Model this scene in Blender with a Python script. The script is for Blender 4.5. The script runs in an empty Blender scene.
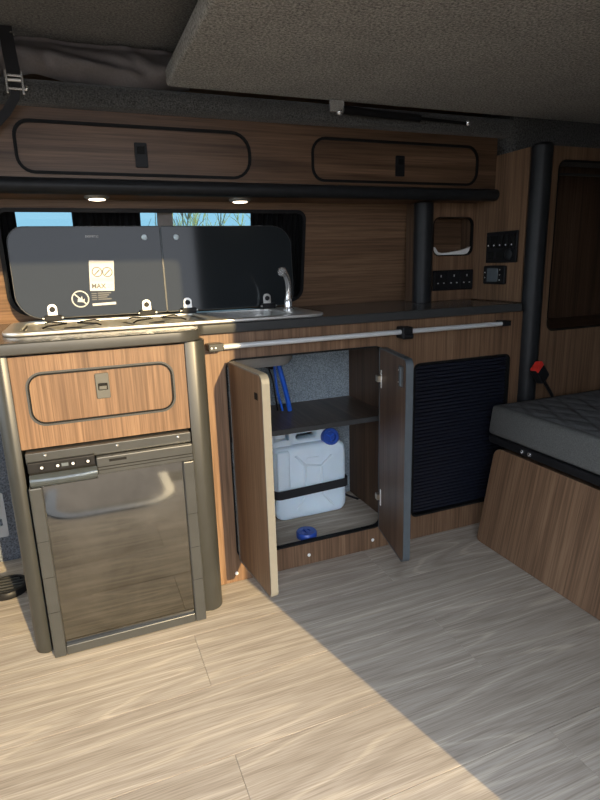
import bpy, bmesh, math, random
from mathutils import Vector, Matrix
random.seed(7)
PI = math.pi
scene = bpy.context.scene
COL = scene.collection

# ------------------------------------------------------------------ camera
def make_camera():
    yaw, pitch, roll = (math.radians(a) for a in (21.72605, 13.83658, -1.70447))
    f = Vector((math.sin(yaw)*math.cos(pitch), math.cos(yaw)*math.cos(pitch), -math.sin(pitch)))
    r = Vector((math.cos(yaw), -math.sin(yaw), 0)); u = r.cross(f)
    r2 = math.cos(roll)*r + math.sin(roll)*u; u2 = -math.sin(roll)*r + math.cos(roll)*u
    cd = bpy.data.cameras.new('camera'); cd.sensor_fit = 'HORIZONTAL'; cd.sensor_width = 36
    cd.lens = 551.73/600*36; cd.clip_start = 0.02
    c = bpy.data.objects.new('camera', cd); COL.objects.link(c)
    m = Matrix((r2, u2, -f)).transposed().to_4x4(); m.translation = (0, 0, 0.94)
    c.matrix_world = m; scene.camera = c
make_camera()

# ------------------------------------------------------------------ world, sun, exposure
SUN_TRAVEL = Vector((-0.234, 0.973, -0.285)).normalized()
w = bpy.data.worlds.new('world'); scene.world = w; w.use_nodes = True
nt = w.node_tree; nt.nodes.clear()
tcw = nt.nodes.new('ShaderNodeTexCoord'); sxyz = nt.nodes.new('ShaderNodeSeparateXYZ')
rmp = nt.nodes.new('ShaderNodeValToRGB'); rmp.color_ramp.elements[0].position = 0.0; rmp.color_ramp.elements[0].color = (0.86, 0.91, 1.0, 1)
rmp.color_ramp.elements[1].position = 0.9; rmp.color_ramp.elements[1].color = (0.68, 0.79, 1.0, 1)
bg = nt.nodes.new('ShaderNodeBackground'); bg.inputs[1].default_value = 4.5
wo = nt.nodes.new('ShaderNodeOutputWorld')
nt.links.new(tcw.outputs['Generated'], sxyz.inputs[0]); nt.links.new(sxyz.outputs['Z'], rmp.inputs[0])
nt.links.new(rmp.outputs[0], bg.inputs[0]); nt.links.new(bg.outputs[0], wo.inputs[0])
sd = bpy.data.lights.new('sun', 'SUN'); sd.energy = 8.3; sd.angle = math.radians(0.6); sd.color = (1.0, 0.755, 0.405)
so = bpy.data.objects.new('sun', sd); COL.objects.link(so)
so.rotation_euler = SUN_TRAVEL.to_track_quat('-Z', 'Y').to_euler(); so.location = (0.8, -3, 3)
vs = scene.view_settings
vs.view_transform = 'Standard'; vs.look = 'None'; vs.gamma = 1.0; vs.use_curve_mapping = False
vs.exposure = 0.14

# ------------------------------------------------------------------ materials
def new_mat(name):
    m = bpy.data.materials.new(name); m.use_nodes = True
    n = m.node_tree; b = n.nodes['Principled BSDF']
    return m, n, b
def coords(n, scale=(1, 1, 1), rnd=True):
    tc = n.nodes.new('ShaderNodeTexCoord'); mp = n.nodes.new('ShaderNodeMapping')
    mp.inputs['Scale'].default_value = scale
    if rnd:
        oi = n.nodes.new('ShaderNodeObjectInfo'); mu = n.nodes.new('ShaderNodeMath'); mu.operation = 'MULTIPLY'
        mu.inputs[1].default_value = 37.0; n.links.new(oi.outputs['Random'], mu.inputs[0])
        ad = n.nodes.new('ShaderNodeVectorMath'); ad.operation = 'ADD'
        n.links.new(tc.outputs['Object'], ad.inputs[0]); n.links.new(mu.outputs[0], ad.inputs[1])
        n.links.new(ad.outputs[0], mp.inputs[0])
    else:
        n.links.new(tc.outputs['Object'], mp.inputs[0])
    return mp
def noise(n, vec, scale, detail=3, rough=0.55, dist=0.0):
    t = n.nodes.new('ShaderNodeTexNoise'); t.inputs['Scale'].default_value = scale
    t.inputs['Detail'].default_value = detail; t.inputs['Roughness'].default_value = rough
    t.inputs['Distortion'].default_value = dist
    n.links.new(vec.outputs[0], t.inputs['Vector']); return t
def ramp(n, src, stops, interp='LINEAR'):
    r = n.nodes.new('ShaderNodeValToRGB'); r.color_ramp.interpolation = interp
    el = r.color_ramp.elements
    while len(el) < len(stops): el.new(0.5)
    for e, (p, c) in zip(el, stops): e.position = p; e.color = (*c, 1)
    n.links.new(src, r.inputs[0]); return r
def mixc(n, fac, a, b, mode='MIX'):
    x = n.nodes.new('ShaderNodeMix'); x.data_type = 'RGBA'; x.blend_type = mode
    for s, v in ((0, fac), (6, a), (7, b)):
        if hasattr(v, 'is_linked'): n.links.new(v, x.inputs[s])
        else: x.inputs[s].default_value = v if s == 0 else (*v, 1)
    return x.outputs[2]
def bump(n, b, src, strength, dist=0.002):
    bp = n.nodes.new('ShaderNodeBump'); bp.inputs['Strength'].default_value = strength
    bp.inputs['Distance'].default_value = dist
    n.links.new(src, bp.inputs['Height']); n.links.new(bp.outputs[0], b.inputs['Normal'])
def plain(name, col, rough=0.5, metal=0.0, var=0.12, vs_=40, spec=None, bstr=0.0, coat=0.0):
    m, n, b = new_mat(name); mp = coords(n)
    t = noise(n, mp, vs_, 4)
    lo = tuple(c*(1-var) for c in col); hi = tuple(min(1, c*(1+var)) for c in col)
    n.links.new(ramp(n, t.outputs[0], [(0.3, lo), (0.7, hi)]).outputs[0], b.inputs['Base Color'])
    b.inputs['Roughness'].default_value = rough; b.inputs['Metallic'].default_value = metal
    if spec is not None: b.inputs['Specular IOR Level'].default_value = spec
    b.inputs['Coat Weight'].default_value = coat
    if bstr: bump(n, b, t.outputs[0], bstr)
    return m
def wood(name, axis, dark=(0.122, 0.071, 0.041), mid=(0.172, 0.1015, 0.059), light=(0.222, 0.136, 0.080), rough=0.42, also=-1):
    m, n, b = new_mat(name)
    def sc(a, c): return tuple(a if i in (axis, also) else c for i in range(3))
    m1 = coords(n, sc(0.5, 10.0)); m2 = coords(n, sc(2.6, 150.0)); m3 = coords(n, sc(9.0, 420.0))
    a = noise(n, m1, 2.0, 3, 0.55, 0.6); f = noise(n, m2, 1.0, 3, 0.6, 0.15); g = noise(n, m3, 1.0, 2, 0.5)
    base = ramp(n, a.outputs[0], [(0.3, dark), (0.5, mid), (0.72, light)]).outputs[0]
    fine = ramp(n, f.outputs[0], [(0.32, (0.5, 0.46, 0.42)), (0.55, (1, 1, 1)), (0.75, (1.25, 1.22, 1.2))]).outputs[0]
    pore = ramp(n, g.outputs[0], [(0.35, (0.72, 0.68, 0.64)), (0.5, (1, 1, 1))]).outputs[0]
    c = mixc(n, 0.75, base, fine, 'MULTIPLY'); c = mixc(n, 0.7, c, pore, 'MULTIPLY')
    n.links.new(c, b.inputs['Base Color']); b.inputs['Roughness'].default_value = rough
    b.inputs['Specular IOR Level'].default_value = 0.35
    bump(n, b, f.outputs[0], 0.15, 0.0008)
    return m
def floor_wood(name, axis=0, tone=1.0):
    m, n, b = new_mat(name)
    def sc(a, c): return tuple(a if i == axis else c for i in range(3))
    m1 = coords(n, sc(0.5, 5.0)); m2 = coords(n, sc(5.0, 300.0)); m3 = coords(n, sc(12.0, 480.0))
    a = noise(n, m1, 1.2, 2, 0.45, 0.3); f = noise(n, m2, 1.0, 3, 0.6, 0.2); g = noise(n, m3, 1.0, 2)
    k = n.nodes.new('ShaderNodeMath'); k.operation = 'MULTIPLY'; k.inputs[1].default_value = 80
    n.links.new(a.outputs[0], k.inputs[0])
    s = n.nodes.new('ShaderNodeMath'); s.operation = 'SINE'; n.links.new(k.outputs[0], s.inputs[0])
    ma = n.nodes.new('ShaderNodeMapRange'); ma.inputs[1].default_value = -1; n.links.new(s.outputs[0], ma.inputs[0])
    T = lambda c: tuple(v*tone for v in c)
    base = ramp(n, f.outputs[0], [(0.3, T((0.355, 0.302, 0.238))), (0.5, T((0.42, 0.362, 0.290))), (0.7, T((0.49, 0.427, 0.35)))]).outputs[0]
    ring = ramp(n, ma.outputs[0], [(0.0, (0.86, 0.85, 0.84)), (0.3, (0.98, 0.98, 0.98)), (0.9, (1.0, 1.0, 1.0)), (1.0, (1.22, 1.22, 1.2))]).outputs[0]
    oi = n.nodes.new('ShaderNodeObjectInfo')
    tn = ramp(n, oi.outputs['Random'], [(0, (0.93, 0.92, 0.91)), (1, (1.06, 1.06, 1.06))]).outputs[0]
    pore = ramp(n, g.outputs[0], [(0.38, (0.78, 0.76, 0.74)), (0.52, (1, 1, 1))]).outputs[0]
    c = mixc(n, 1.0, base, ring, 'MULTIPLY'); c = mixc(n, 1.0, c, tn, 'MULTIPLY'); c = mixc(n, 0.8, c, pore, 'MULTIPLY')
    n.links.new(c, b.inputs['Base Color']); b.inputs['Roughness'].default_value = 1.0
    b.inputs['Specular IOR Level'].default_value = 0.4
    bump(n, b, f.outputs[0], 0.18, 0.0008)
    return m
def carpet(name, lo, hi, scale=170):
    m, n, b = new_mat(name); mp = coords(n)
    t = noise(n, mp, scale, 3, 0.7); big = noise(n, mp, 9, 3)
    c = ramp(n, t.outputs[0], [(0.36, lo), (0.64, hi)]).outputs[0]
    c = mixc(n, 0.5, c, ramp(n, big.outputs[0], [(0.3, (0.75, 0.75, 0.75)), (0.7, (1.15, 1.15, 1.15))]).outputs[0], 'MULTIPLY')
    n.links.new(c, b.inputs['Base Color']); b.inputs['Roughness'].default_value = 1.0
    b.inputs['Specular IOR Level'].default_value = 0.05; b.inputs['Sheen Weight'].default_value = 0.25
    bump(n, b, t.outputs[0], 0.7, 0.004)
    return m
M = {}
M['wood_x'] = wood('walnut_laminate_lengthwise', 0)
M['wood_y'] = wood('walnut_laminate_crosswise', 1)
M['wood_z'] = wood('walnut_laminate_upright', 2)
M['wood_bench'] = wood('walnut_laminate_bench', 2, also=0)
M['wood_shaded_x'] = wood('shaded_walnut_lengthwise', 0, (0.068, 0.038, 0.021), (0.122, 0.070, 0.040), (0.185, 0.111, 0.066))  # same walnut laminate, shade on the overhead lockers mixed into its colour
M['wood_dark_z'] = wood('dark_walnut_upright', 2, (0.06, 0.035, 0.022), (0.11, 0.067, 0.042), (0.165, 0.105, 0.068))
M['shelf_wood'] = wood('dark_shelf_board', 1, (0.05, 0.036, 0.028), (0.09, 0.066, 0.05), (0.14, 0.105, 0.082), 0.35)
M['plank'] = floor_wood('limed_oak_vinyl')
M['plank_in'] = floor_wood('limed_oak_vinyl_lining', 0, 1.0)
M['carpet_dark'] = carpet('charcoal_van_carpet', (0.03, 0.03, 0.029), (0.12, 0.118, 0.112))
M['carpet_roll'] = carpet('black_grey_roof_roll_carpet', (0.03, 0.03, 0.03), (0.125, 0.125, 0.12), 260)
M['carpet_roof'] = carpet('grey_roof_lining_carpet', (0.055, 0.053, 0.048), (0.22, 0.21, 0.19))
M['carpet_board'] = carpet('warm_grey_board_carpet', (0.105, 0.10, 0.092), (0.46, 0.44, 0.395))
M['carpet_blue'] = carpet('blue_grey_lining_carpet', (0.06, 0.068, 0.08), (0.19, 0.21, 0.24))
M['carpet_light'] = carpet('pale_grey_lining_felt', (0.13, 0.16, 0.18), (0.38, 0.44, 0.48), 300)
M['black'] = plain('satin_black_plastic', (0.010, 0.010, 0.011), 0.45, 0.0, 0.12, 40, 0.2)
M['rubber'] = plain('black_rubber_seal', (0.008, 0.008, 0.008), 0.6, 0.0, 0.12, 40, 0.15)
M['post'] = plain('black_foam_tube', (0.015, 0.016, 0.0175), 0.45, 0.0, 0.12, 40, 0.22)
M['column'] = plain('taupe_satin_extrusion', (0.029, 0.030, 0.0285), 0.38, 0.0, 0.08, 20)
M['edging'] = plain('dark_grey_edging', (0.036, 0.037, 0.037), 0.4, 0.0, 0.08)
M['top_edge'] = plain('charcoal_worktop_edging', (0.04, 0.041, 0.041), 0.28, 0.0, 0.08)
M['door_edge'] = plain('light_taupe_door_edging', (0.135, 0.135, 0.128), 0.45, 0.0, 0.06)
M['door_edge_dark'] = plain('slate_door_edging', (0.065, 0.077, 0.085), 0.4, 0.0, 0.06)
M['latch'] = plain('taupe_latch_plastic', (0.075, 0.074, 0.066), 0.4)
M['frame_grey'] = plain('fridge_frame_plastic', (0.038, 0.040, 0.041), 0.30, 0.0, 0.08, 25)
M['gloss_grey'] = plain('glossy_grey_plastic', (0.16, 0.185, 0.2), 0.12, 0.5, 0.06)
M['steel'] = plain('brushed_steel', (0.60, 0.59, 0.565), 0.34, 0.65, 0.06, 60)
M['chrome'] = plain('polished_chrome', (0.8, 0.8, 0.8), 0.14, 0.8, 0.03)
M['alu'] = plain('satin_aluminium', (0.62, 0.62, 0.6), 0.35, 0.85, 0.05)
M['rail'] = plain('pale_anodised_rail', (0.60, 0.61, 0.61), 0.38, 0.25, 0.05)
M['brass'] = plain('nickel_hinge_metal', (0.62, 0.55, 0.44), 0.3, 1.0, 0.05)
M['lid'] = plain('black_tempered_glass', (0.018, 0.021, 0.023), 0.08, 0.0, 0.05, 5, 0.22)
M['white'] = plain('white_print', (0.5, 0.5, 0.5), 0.5, 0.0, 0.03)
M['grey_print'] = plain('pale_grey_print', (0.42, 0.43, 0.43), 0.5, 0.0, 0.03)
M['dark_print'] = plain('dark_print', (0.06, 0.06, 0.065), 0.5)
M['grille'] = plain('navy_black_slat', (0.006, 0.008, 0.016), 0.5)
M['can'] = plain('translucent_blue_white_plastic', (0.64, 0.755, 0.84), 0.38, 0.0, 0.04, 12)
M['can'].node_tree.nodes['Principled BSDF'].inputs['Subsurface Weight'].default_value = 0.3
M['can'].node_tree.nodes['Principled BSDF'].inputs['Subsurface Radius'].default_value = (0.02, 0.03, 0.04)
M['can'].node_tree.nodes['Principled BSDF'].inputs['Subsurface Scale'].default_value = 0.5
M['blue'] = plain('blue_plastic', (0.025, 0.075, 0.36), 0.35, 0.0, 0.1)
M['hose'] = plain('blue_hose', (0.02, 0.12, 0.62), 0.3, 0.0, 0.1)
M['webbing'] = plain('black_webbing', (0.008, 0.008, 0.01), 0.8)
M['canvas'] = plain('grey_canvas', (0.30, 0.275, 0.275), 0.7, 0.0, 0.08, 200)
M['red'] = plain('red_button_plastic', (0.6, 0.03, 0.02), 0.4)
M['white_plastic'] = plain('white_plastic', (0.8, 0.8, 0.78), 0.4, 0.0, 0.03)
M['curtain'] = plain('black_curtain_cloth', (0.004, 0.004, 0.005), 0.9)
M['mullion'] = plain('brown_grey_window_bar', (0.25, 0.215, 0.19), 0.6)
M['bark'] = plain('pale_twig_bark', (0.42, 0.37, 0.19), 0.9)
M['bark_brown'] = plain('brown_twig_bark', (0.30, 0.24, 0.17), 0.9)
M['reed'] = plain('dry_yellow_reed', (0.92, 0.72, 0.3), 0.9)
M['gravel'] = plain('brown_gravel', (0.13, 0.105, 0.08), 0.95, 0.0, 0.35, 30)
M['van_paint'] = plain('grey_van_paint', (0.35, 0.36, 0.37), 0.35)
M['step_mat'] = plain('brown_step_mat', (0.045, 0.037, 0.027), 0.8, 0.0, 0.25, 60)
M['pad'] = plain('clear_rubber_pad', (0.55, 0.66, 0.70), 0.3)
M['led_off'] = plain('white_symbol_print', (0.7, 0.72, 0.75), 0.5)
# worktop: dark speckled stone-look laminate
m, n, b = new_mat('speckled_grey_worktop'); mp = coords(n)
t = noise(n, mp, 260, 3, 0.7); t2 = noise(n, mp, 25, 3)
c = ramp(n, t.outputs[0], [(0.35, (0.035, 0.036, 0.038)), (0.6, (0.10, 0.10, 0.10)), (0.72, (0.2, 0.2, 0.195))]).outputs[0]
n.links.new(c, b.inputs['Base Color']); b.inputs['Roughness'].default_value = 0.22; M['worktop'] = m
# fridge door: dark silver glossy sheet with smears
m, n, b = new_mat('smeared_silver_fridge_sheet'); mp = coords(n)
t = noise(n, mp, 7, 4, 0.6, 0.6); t2 = noise(n, mp, 90, 3)
n.links.new(ramp(n, t.outputs[0], [(0.3, (0.20, 0.198, 0.185)), (0.7, (0.28, 0.276, 0.258))]).outputs[0], b.inputs['Base Color'])
n.links.new(ramp(n, t.outputs[0], [(0.35, (0.035, 0.035, 0.035)), (0.75, (0.085, 0.085, 0.085))]).outputs[0], b.inputs['Roughness'])
b.inputs['Metallic'].default_value = 1.0; M['fridge_sheet'] = m
# seat fabric
def fabric(name, col, quilt):
    m, n, b = new_mat(name); mp = coords(n, rnd=False)
    t = noise(n, mp, 350, 2, 0.7)
    lo = tuple(c_*0.7 for c_ in col); hi = tuple(c_*1.3 for c_ in col)
    n.links.new(ramp(n, t.outputs[0], [(0.3, lo), (0.7, hi)]).outputs[0], b.inputs['Base Color'])
    b.inputs['Roughness'].default_value = 0.85; b.inputs['Specular IOR Level'].default_value = 0.2
    bump(n, b, t.outputs[0], 0.3, 0.001); return m
M['seat_side'] = fabric('plain_grey_seat_cloth', (0.095, 0.095, 0.09), False)
M['seat_top'] = fabric('quilted_grey_seat_cloth', (0.105, 0.105, 0.105), True)
# window glass
def glass(name, tint):
    m = bpy.data.materials.new(name); m.use_nodes = True; n = m.node_tree; n.nodes.clear()
    tr = n.nodes.new('ShaderNodeBsdfTransparent'); tr.inputs[0].default_value = (*tint, 1)
    gl = n.nodes.new('ShaderNodeBsdfGlossy'); gl.inputs['Roughness'].default_value = 0.02
    fr = n.nodes.new('ShaderNodeFresnel'); fr.inputs[0].default_value = 1.45
    mx = n.nodes.new('ShaderNodeMixShader'); ou = n.nodes.new('ShaderNodeOutputMaterial')
    n.links.new(fr.outputs[0], mx.inputs[0]); n.links.new(tr.outputs[0], mx.inputs[1]); n.links.new(gl.outputs[0], mx.inputs[2])
    n.links.new(mx.outputs[0], ou.inputs[0]); return m
M['glass'] = glass('tinted_window_glass', (0.27, 0.385, 0.425)); M['glass_clear'] = glass('clear_windscreen_glass', (0.93, 0.97, 0.97))
m, n, b = new_mat('warm_led_lens'); b.inputs['Base Color'].default_value = (1, 0.9, 0.75, 1)
b.inputs['Emission Color'].default_value = (1, 0.83, 0.6, 1); b.inputs['Emission Strength'].default_value = 6.0; M['led'] = m

# ------------------------------------------------------------------ helpers
WLOC = {}
def tag(o, label=None, cat=None, group=None, kind=None):
    if label: o['label'] = label
    if cat: o['category'] = cat
    if group: o['group'] = group
    if kind: o['kind'] = kind
    return o
def thing(name, loc, label, cat, group=None):
    o = bpy.data.objects.new(name, None); COL.objects.link(o); o.location = loc
    o.empty_display_size = 0.05; WLOC[o.name] = Vector(loc)
    return tag(o, label, cat, group)
def obj(name, src, mat, parent=None, smooth=None, base=False):
    """src: bmesh or mesh with vertices in world coordinates -> one mesh object with its own origin"""
    if isinstance(src, bmesh.types.BMesh):
        me = bpy.data.meshes.new(name); bmesh.ops.recalc_face_normals(src, faces=src.faces); src.to_mesh(me); src.free()
    else: me = src; me.name = name
    lo = Vector((min(v.co[i] for v in me.vertices) for i in range(3)))
    hi = Vector((max(v.co[i] for v in me.vertices) for i in range(3)))
    c = (lo+hi)/2
    if base: c.z = lo.z
    me.transform(Matrix.Translation(-c))
    me.materials.clear(); me.materials.append(mat if not isinstance(mat, str) else M[mat])
    if smooth is not None:
        me.shade_smooth()
        try: me.set_sharp_from_angle(angle=math.radians(smooth))
        except Exception: pass
    o = bpy.data.objects.new(name, me); COL.objects.link(o)
    if parent:
        o.parent = parent; o.location = c - WLOC[parent.name]
    else: o.location = c
    WLOC[o.name] = c
    return o
def dupe(o, world, parent):
    c = o.copy(); COL.objects.link(c); c.parent = parent
    world = Vector(world); c.location = world - (WLOC[parent.name] if parent else Vector()); WLOC[c.name] = world
    return c
def struct(name, src, mat, label, smooth=None, cat=None):
    o = obj(name, src, mat, None, smooth); o['kind'] = 'structure'; o['label'] = label; o['category'] = cat or name.split('_')[0]
    return o
def box(x0, x1, y0, y1, z0, z1, bev=0.0, seg=2, bm=None, mat=None):
    own = bm is None
    if own: bm = bmesh.new()
    mm = Matrix.Translation(((x0+x1)/2, (y0+y1)/2, (z0+z1)/2)) @ Matrix.Diagonal((x1-x0, y1-y0, z1-z0, 1))
    if mat is not None: mm = mat @ mm
    r = bmesh.ops.create_cube(bm, size=1.0, matrix=mm)
    if bev:
        es = list({e for v in r['verts'] for e in v.link_edges})
        bmesh.ops.bevel(bm, geom=es, offset=bev, segments=seg, affect='EDGES', profile=0.5)
    return bm
def cyl(p0, p1, r0, r1=None, seg=16, bm=None):
    if bm is None: bm = bmesh.new()
    p0, p1 = Vector(p0), Vector(p1); d = p1-p0
    q = d.to_track_quat('Z', 'Y').to_matrix().to_4x4()
    bmesh.ops.create_cone(bm, cap_ends=True, segments=seg, radius1=r0, radius2=r0 if r1 is None else r1, depth=d.length,
                          matrix=Matrix.Translation((p0+p1)/2) @ q)
    return bm
def sweep(path, section, closed=False, up=Vector((0, 0, 1)), bm=None, scales=None):
    """sweep a closed 2-D section along a path of 3-D points"""
    if bm is None: bm = bmesh.new()
    P = [Vector(p) for p in path]; N = len(P); rings = []
    for i in range(N):
        a = P[(i-1) % N] if (closed or i) else P[i]; c = P[(i+1) % N] if (closed or i < N-1) else P[i]
        t = (c-a).normalized(); s = t.cross(up)
        if s.length < 1e-4: s = t.cross(Vector((0, 1, 0.01)))
        s.normalize(); uu = s.cross(t).normalized(); k = scales[i] if scales else 1.0
        rings.append([bm.verts.new(P[i] + s*(u_*k) + uu*(v_*k)) for u_, v_ in section])
    m_ = len(section)
    for i in range(N if closed else N-1):
        A, B = rings[i], rings[(i+1) % N]
        for j in range(m_): bm.faces.new((A[j], A[(j+1) % m_], B[(j+1) % m_], B[j]))
    if not closed:
        bm.faces.new(rings[0][::-1]); bm.faces.new(rings[-1])
    return bm
def circ(r, n_=8): return [(r*math.cos(2*PI*i/n_), r*math.sin(2*PI*i/n_)) for i in range(n_)]
def rect(w_, h_): return [(-w_/2, -h_/2), (w_/2, -h_/2), (w_/2, h_/2), (-w_/2, h_/2)]
def rr(x0, y0, x1, y1, r, n_=6):
    """rounded rectangle outline; r one radius or (BL, BR, TR, TL)"""
    r = (r,)*4 if not isinstance(r, tuple) else r; o = []
    for (cx, cy, a0, k) in ((x0+r[0], y0+r[0], PI, r[0]), (x1-r[1], y0+r[1], 1.5*PI, r[1]), (x1-r[2], y1-r[2], 0, r[2]), (x0+r[3], y1-r[3], .5*PI, r[3])):
        if k < 1e-5: o.append((cx, cy)); continue
        for i in range(n_+1):
            a = a0 + .5*PI*i/n_; o.append((cx+k*math.cos(a), cy+k*math.sin(a)))
    return o
def frame(origin, u, v):
    u, v = Vector(u).normalized(), Vector(v).normalized(); w_ = u.cross(v)
    m_ = Matrix((u, v, w_)).transposed().to_4x4(); m_.translation = Vector(origin); return m_
def XZ(y): return frame((0, y, 0), (1, 0, 0), (0, 0, 1))             # local (x, z), thickness towards -y
def YZ(x): return frame((x, 0, 0), (0, -1, 0), (0, 0, 1))            # local (-y, z), thickness towards -x
def XY(z): return frame((0, 0, z), (1, 0, 0), (0, 1, 0))             # local (x, y), thickness upwards
def plate(mat, outline, t, holes=(), bev=0.0, z0=0.0):
    """solid plate: filled outline with holes; spans z0..z0+t along the frame's normal"""
    cu = bpy.data.curves.new('tmp', 'CURVE'); cu.dimensions = '2D'; cu.fill_mode = 'BOTH'
    cu.extrude = t/2 - bev
    if bev: cu.bevel_depth = bev; cu.bevel_resolution = 1; cu.offset = -bev
    for pts in [outline, *holes]:
        s = cu.splines.new('POLY'); s.points.add(len(pts)-1); s.use_cyclic_u = True
        for p, q in zip(s.points, pts): p.co = (q[0], q[1], 0, 1)
    o = bpy.data.objects.new('tmp', cu); COL.objects.link(o)
    bpy.context.view_layer.update()
    me = bpy.data.meshes.new_from_object(o.evaluated_get(bpy.context.evaluated_depsgraph_get()))
    bpy.data.objects.remove(o); bpy.data.curves.remove(cu)
    me.transform(mat @ Matrix.Translation((0, 0, z0+t/2)))
    bm = bmesh.new(); bm.from_mesh(me); bmesh.ops.remove_doubles(bm, verts=bm.verts, dist=1e-5); bm.to_mesh(me); bm.free()
    return me
def ringm(mat, outline, sec_w, sec_h, z0=0.0, round_=False):
    """closed strip along an outline; sec_w in the plane, sec_h along the normal"""
    pts = [mat @ Vector((p[0], p[1], z0+sec_h/2)) for p in outline]
    up = (mat.to_3x3() @ Vector((0, 0, 1))).normalized()
    sec = rect(sec_w, sec_h) if not round_ else [(sec_w/2*math.cos(a), sec_h/2*math.sin(a)) for a in [2*PI*i/8 for i in range(8)]]
    return sweep(pts, sec, True, up)
def text(mat, body, x, y, size, t=0.0004, z0=0.0, align='CENTER', bold=0.0):
    cu = bpy.data.curves.new('tmp', 'FONT'); cu.body = body; cu.size = size; cu.align_x = align; cu.align_y = 'CENTER'; cu.extrude = t/2; cu.offset = bold
    o = bpy.data.objects.new('tmp', cu); COL.objects.link(o); bpy.context.view_layer.update()
    me = bpy.data.meshes.new_from_object(o.evaluated_get(bpy.context.evaluated_depsgraph_get()))
    bpy.data.objects.remove(o); bpy.data.curves.remove(cu)
    me.transform(mat @ Matrix.Translation((x, y, z0+t/2))); return me
def lathe(profile, centre, axis=(0, 0, 1), seg=20):
    bm = bmesh.new(); q = Vector(axis).to_track_quat('Z', 'Y').to_matrix().to_4x4(); mm = Matrix.Translation(centre) @ q
    R = [[bm.verts.new(mm @ Vector((r*math.cos(2*PI*i/seg), r*math.sin(2*PI*i/seg), z))) for i in range(seg)] for r, z in profile]
    for A, B in zip(R, R[1:]):
        for i in range(seg): bm.faces.new((A[i], A[(i+1) % seg], B[(i+1) % seg], B[i]))
    bm.faces.new(R[0][::-1]); bm.faces.new(R[-1]); return bm
def bez(pts, n_=24):
    """Catmull-Rom through points"""
    P = [Vector(p) for p in pts]; P = [2*P[0]-P[1]] + P + [2*P[-1]-P[-2]]; o = []
    for i in range(1, len(P)-2):
        for k in range(n_):
            t = k/n_; a, b_, c_, d = P[i-1], P[i], P[i+1], P[i+2]
            o.append(0.5*((2*b_) + (c_-a)*t + (2*a-5*b_+4*c_-d)*t*t + (3*b_-a-3*c_+d)*t**3))
    o.append(P[-2]); return o

# ================================================================== SETTING
# ---- floor: base board with a stepped-down doorway, vinyl planks on top
fl = struct('floor', plate(XY(-0.045), [(-1.4, 0.16), (-0.19, 0.16)] + [(-0.19+0.12*(1-math.cos(a)), 0.37+0.12*math.sin(a)) for a in [i*PI/16 for i in range(9)]] + [(0.30-0.12*(1-math.cos(a)), 0.37+0.12*math.sin(a)) for a in [i*PI/16 for i in range(8, -1, -1)]] + [(0.30, 0.16), (2.6, 0.16), (2.6, 1.95), (-1.4, 1.95)], 0.0415),
            'step_mat', 'van floor of pale limed oak vinyl planks, half in sunlight')
ROW = 0.199; y_ref = 1.285; PL = 1.218; proto = {}
for k in range(-5, 4):
    y0 = y_ref + k*ROW; y1 = y0 + ROW
    if y1 > 1.95: y1 = 1.95
    off = 0.192 if k % 2 else 0.80
    for j in range(-2, 3):
        x0, x1 = off + j*PL, off + (j+1)*PL
        segs = [(max(x0, -1.4), min(x1, 2.6))]
        if y0 < 0.48:
            segs = [(segs[0][0], min(segs[0][1], -0.19)), (max(segs[0][0], 0.30), segs[0][1])]
        for a, b_ in segs:
            ya = max(y0, 0.16)
            if b_-a < 0.02 or y1-ya < 0.02: continue
            key = (round(b_-a, 3), round(y1-ya, 3))
            c = Vector(((a+b_)/2, (ya+y1)/2, -0.00175))
            if key in proto: dupe(proto[key], c, fl)
            else:
                g = 0.0003; gy = 0.0007
                proto[key] = obj('plank', box(a+g, b_-g, ya+gy, y1-gy, -0.0035, 0.0, 0.0005, 1), 'plank', fl)
# step well beside the sliding door
struct('floor_step', box(-0.19, 0.30, 0.0, 0.49, -0.2, -0.18), 'step_mat', 'brown step inside the sliding doorway below the floor', cat='step')
for sx, cx in ((-1, -0.19), (1, 0.30)):
    pts = [(cx, 0.37), (cx, 0.4885), (cx - sx*0.12, 0.4885)] + [(cx - sx*0.12*(1-math.cos(a)), 0.37+0.1185*math.sin(a)) for a in [i*PI/16 for i in range(7, 0, -1)]]
    obj('corner_fillet', plate(XY(-0.0035), pts if sx < 0 else pts[::-1], 0.0035), 'plank', fl)
struct('trim_step', sweep([(-0.185, 0.16, 0.0)] + [(-0.185+0.12*(1-math.cos(a)), 0.37+0.12*math.sin(a), 0.0) for a in [i*PI/16 for i in range(9)]] +
       [(0.295-0.12*(1-math.cos(a)), 0.37+0.12*math.sin(a), 0.0) for a in [i*PI/16 for i in range(8, -1, -1)]] + [(0.295, 0.16, 0.0)],
       rect(0.04, 0.008)), 'frame_grey', 'pale curved edge trim round the door step', cat='trim')
# ---- van shell
struct('wall_near', plate(XZ(0.15), [(-1.4, -0.35), (2.6, -0.35), (2.6, 1.62), (-1.4, 1.62)], 0.06, [rr(-0.5, -0.34, 0.728, 1.46, 0.02)]), 'carpet_dark',
       'carpeted near wall with the sliding doorway the light comes through', cat='wall')
struct('wall_left', plate(frame((-1.40, 0, 0), (0, -1, 0), (0, 0, 1)), [(-2.1, -0.1), (-0.09, -0.1), (-0.09, 1.62), (-2.1, 1.62)], 0.04, [rr(-1.85, 0.45, -0.25, 1.45, 0.1)]), 'carpet_dark',
       'cab end of the van with a windscreen opening added for light, out of view on the left', cat='wall')
wn2 = struct('window_added', ringm(YZ(-1.405), rr(-1.848, 0.452, -0.252, 1.448, 0.098), 0.02, 0.03), 'rubber', 'black framed windscreen added out of view on the left to let light in', cat='window')  # unseen windscreen, added to brighten the shaded interior
obj('pane', plate(YZ(-1.42), rr(-1.845, 0.455, -0.255, 1.445, 0.095), 0.004), 'glass_clear', wn2)
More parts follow.
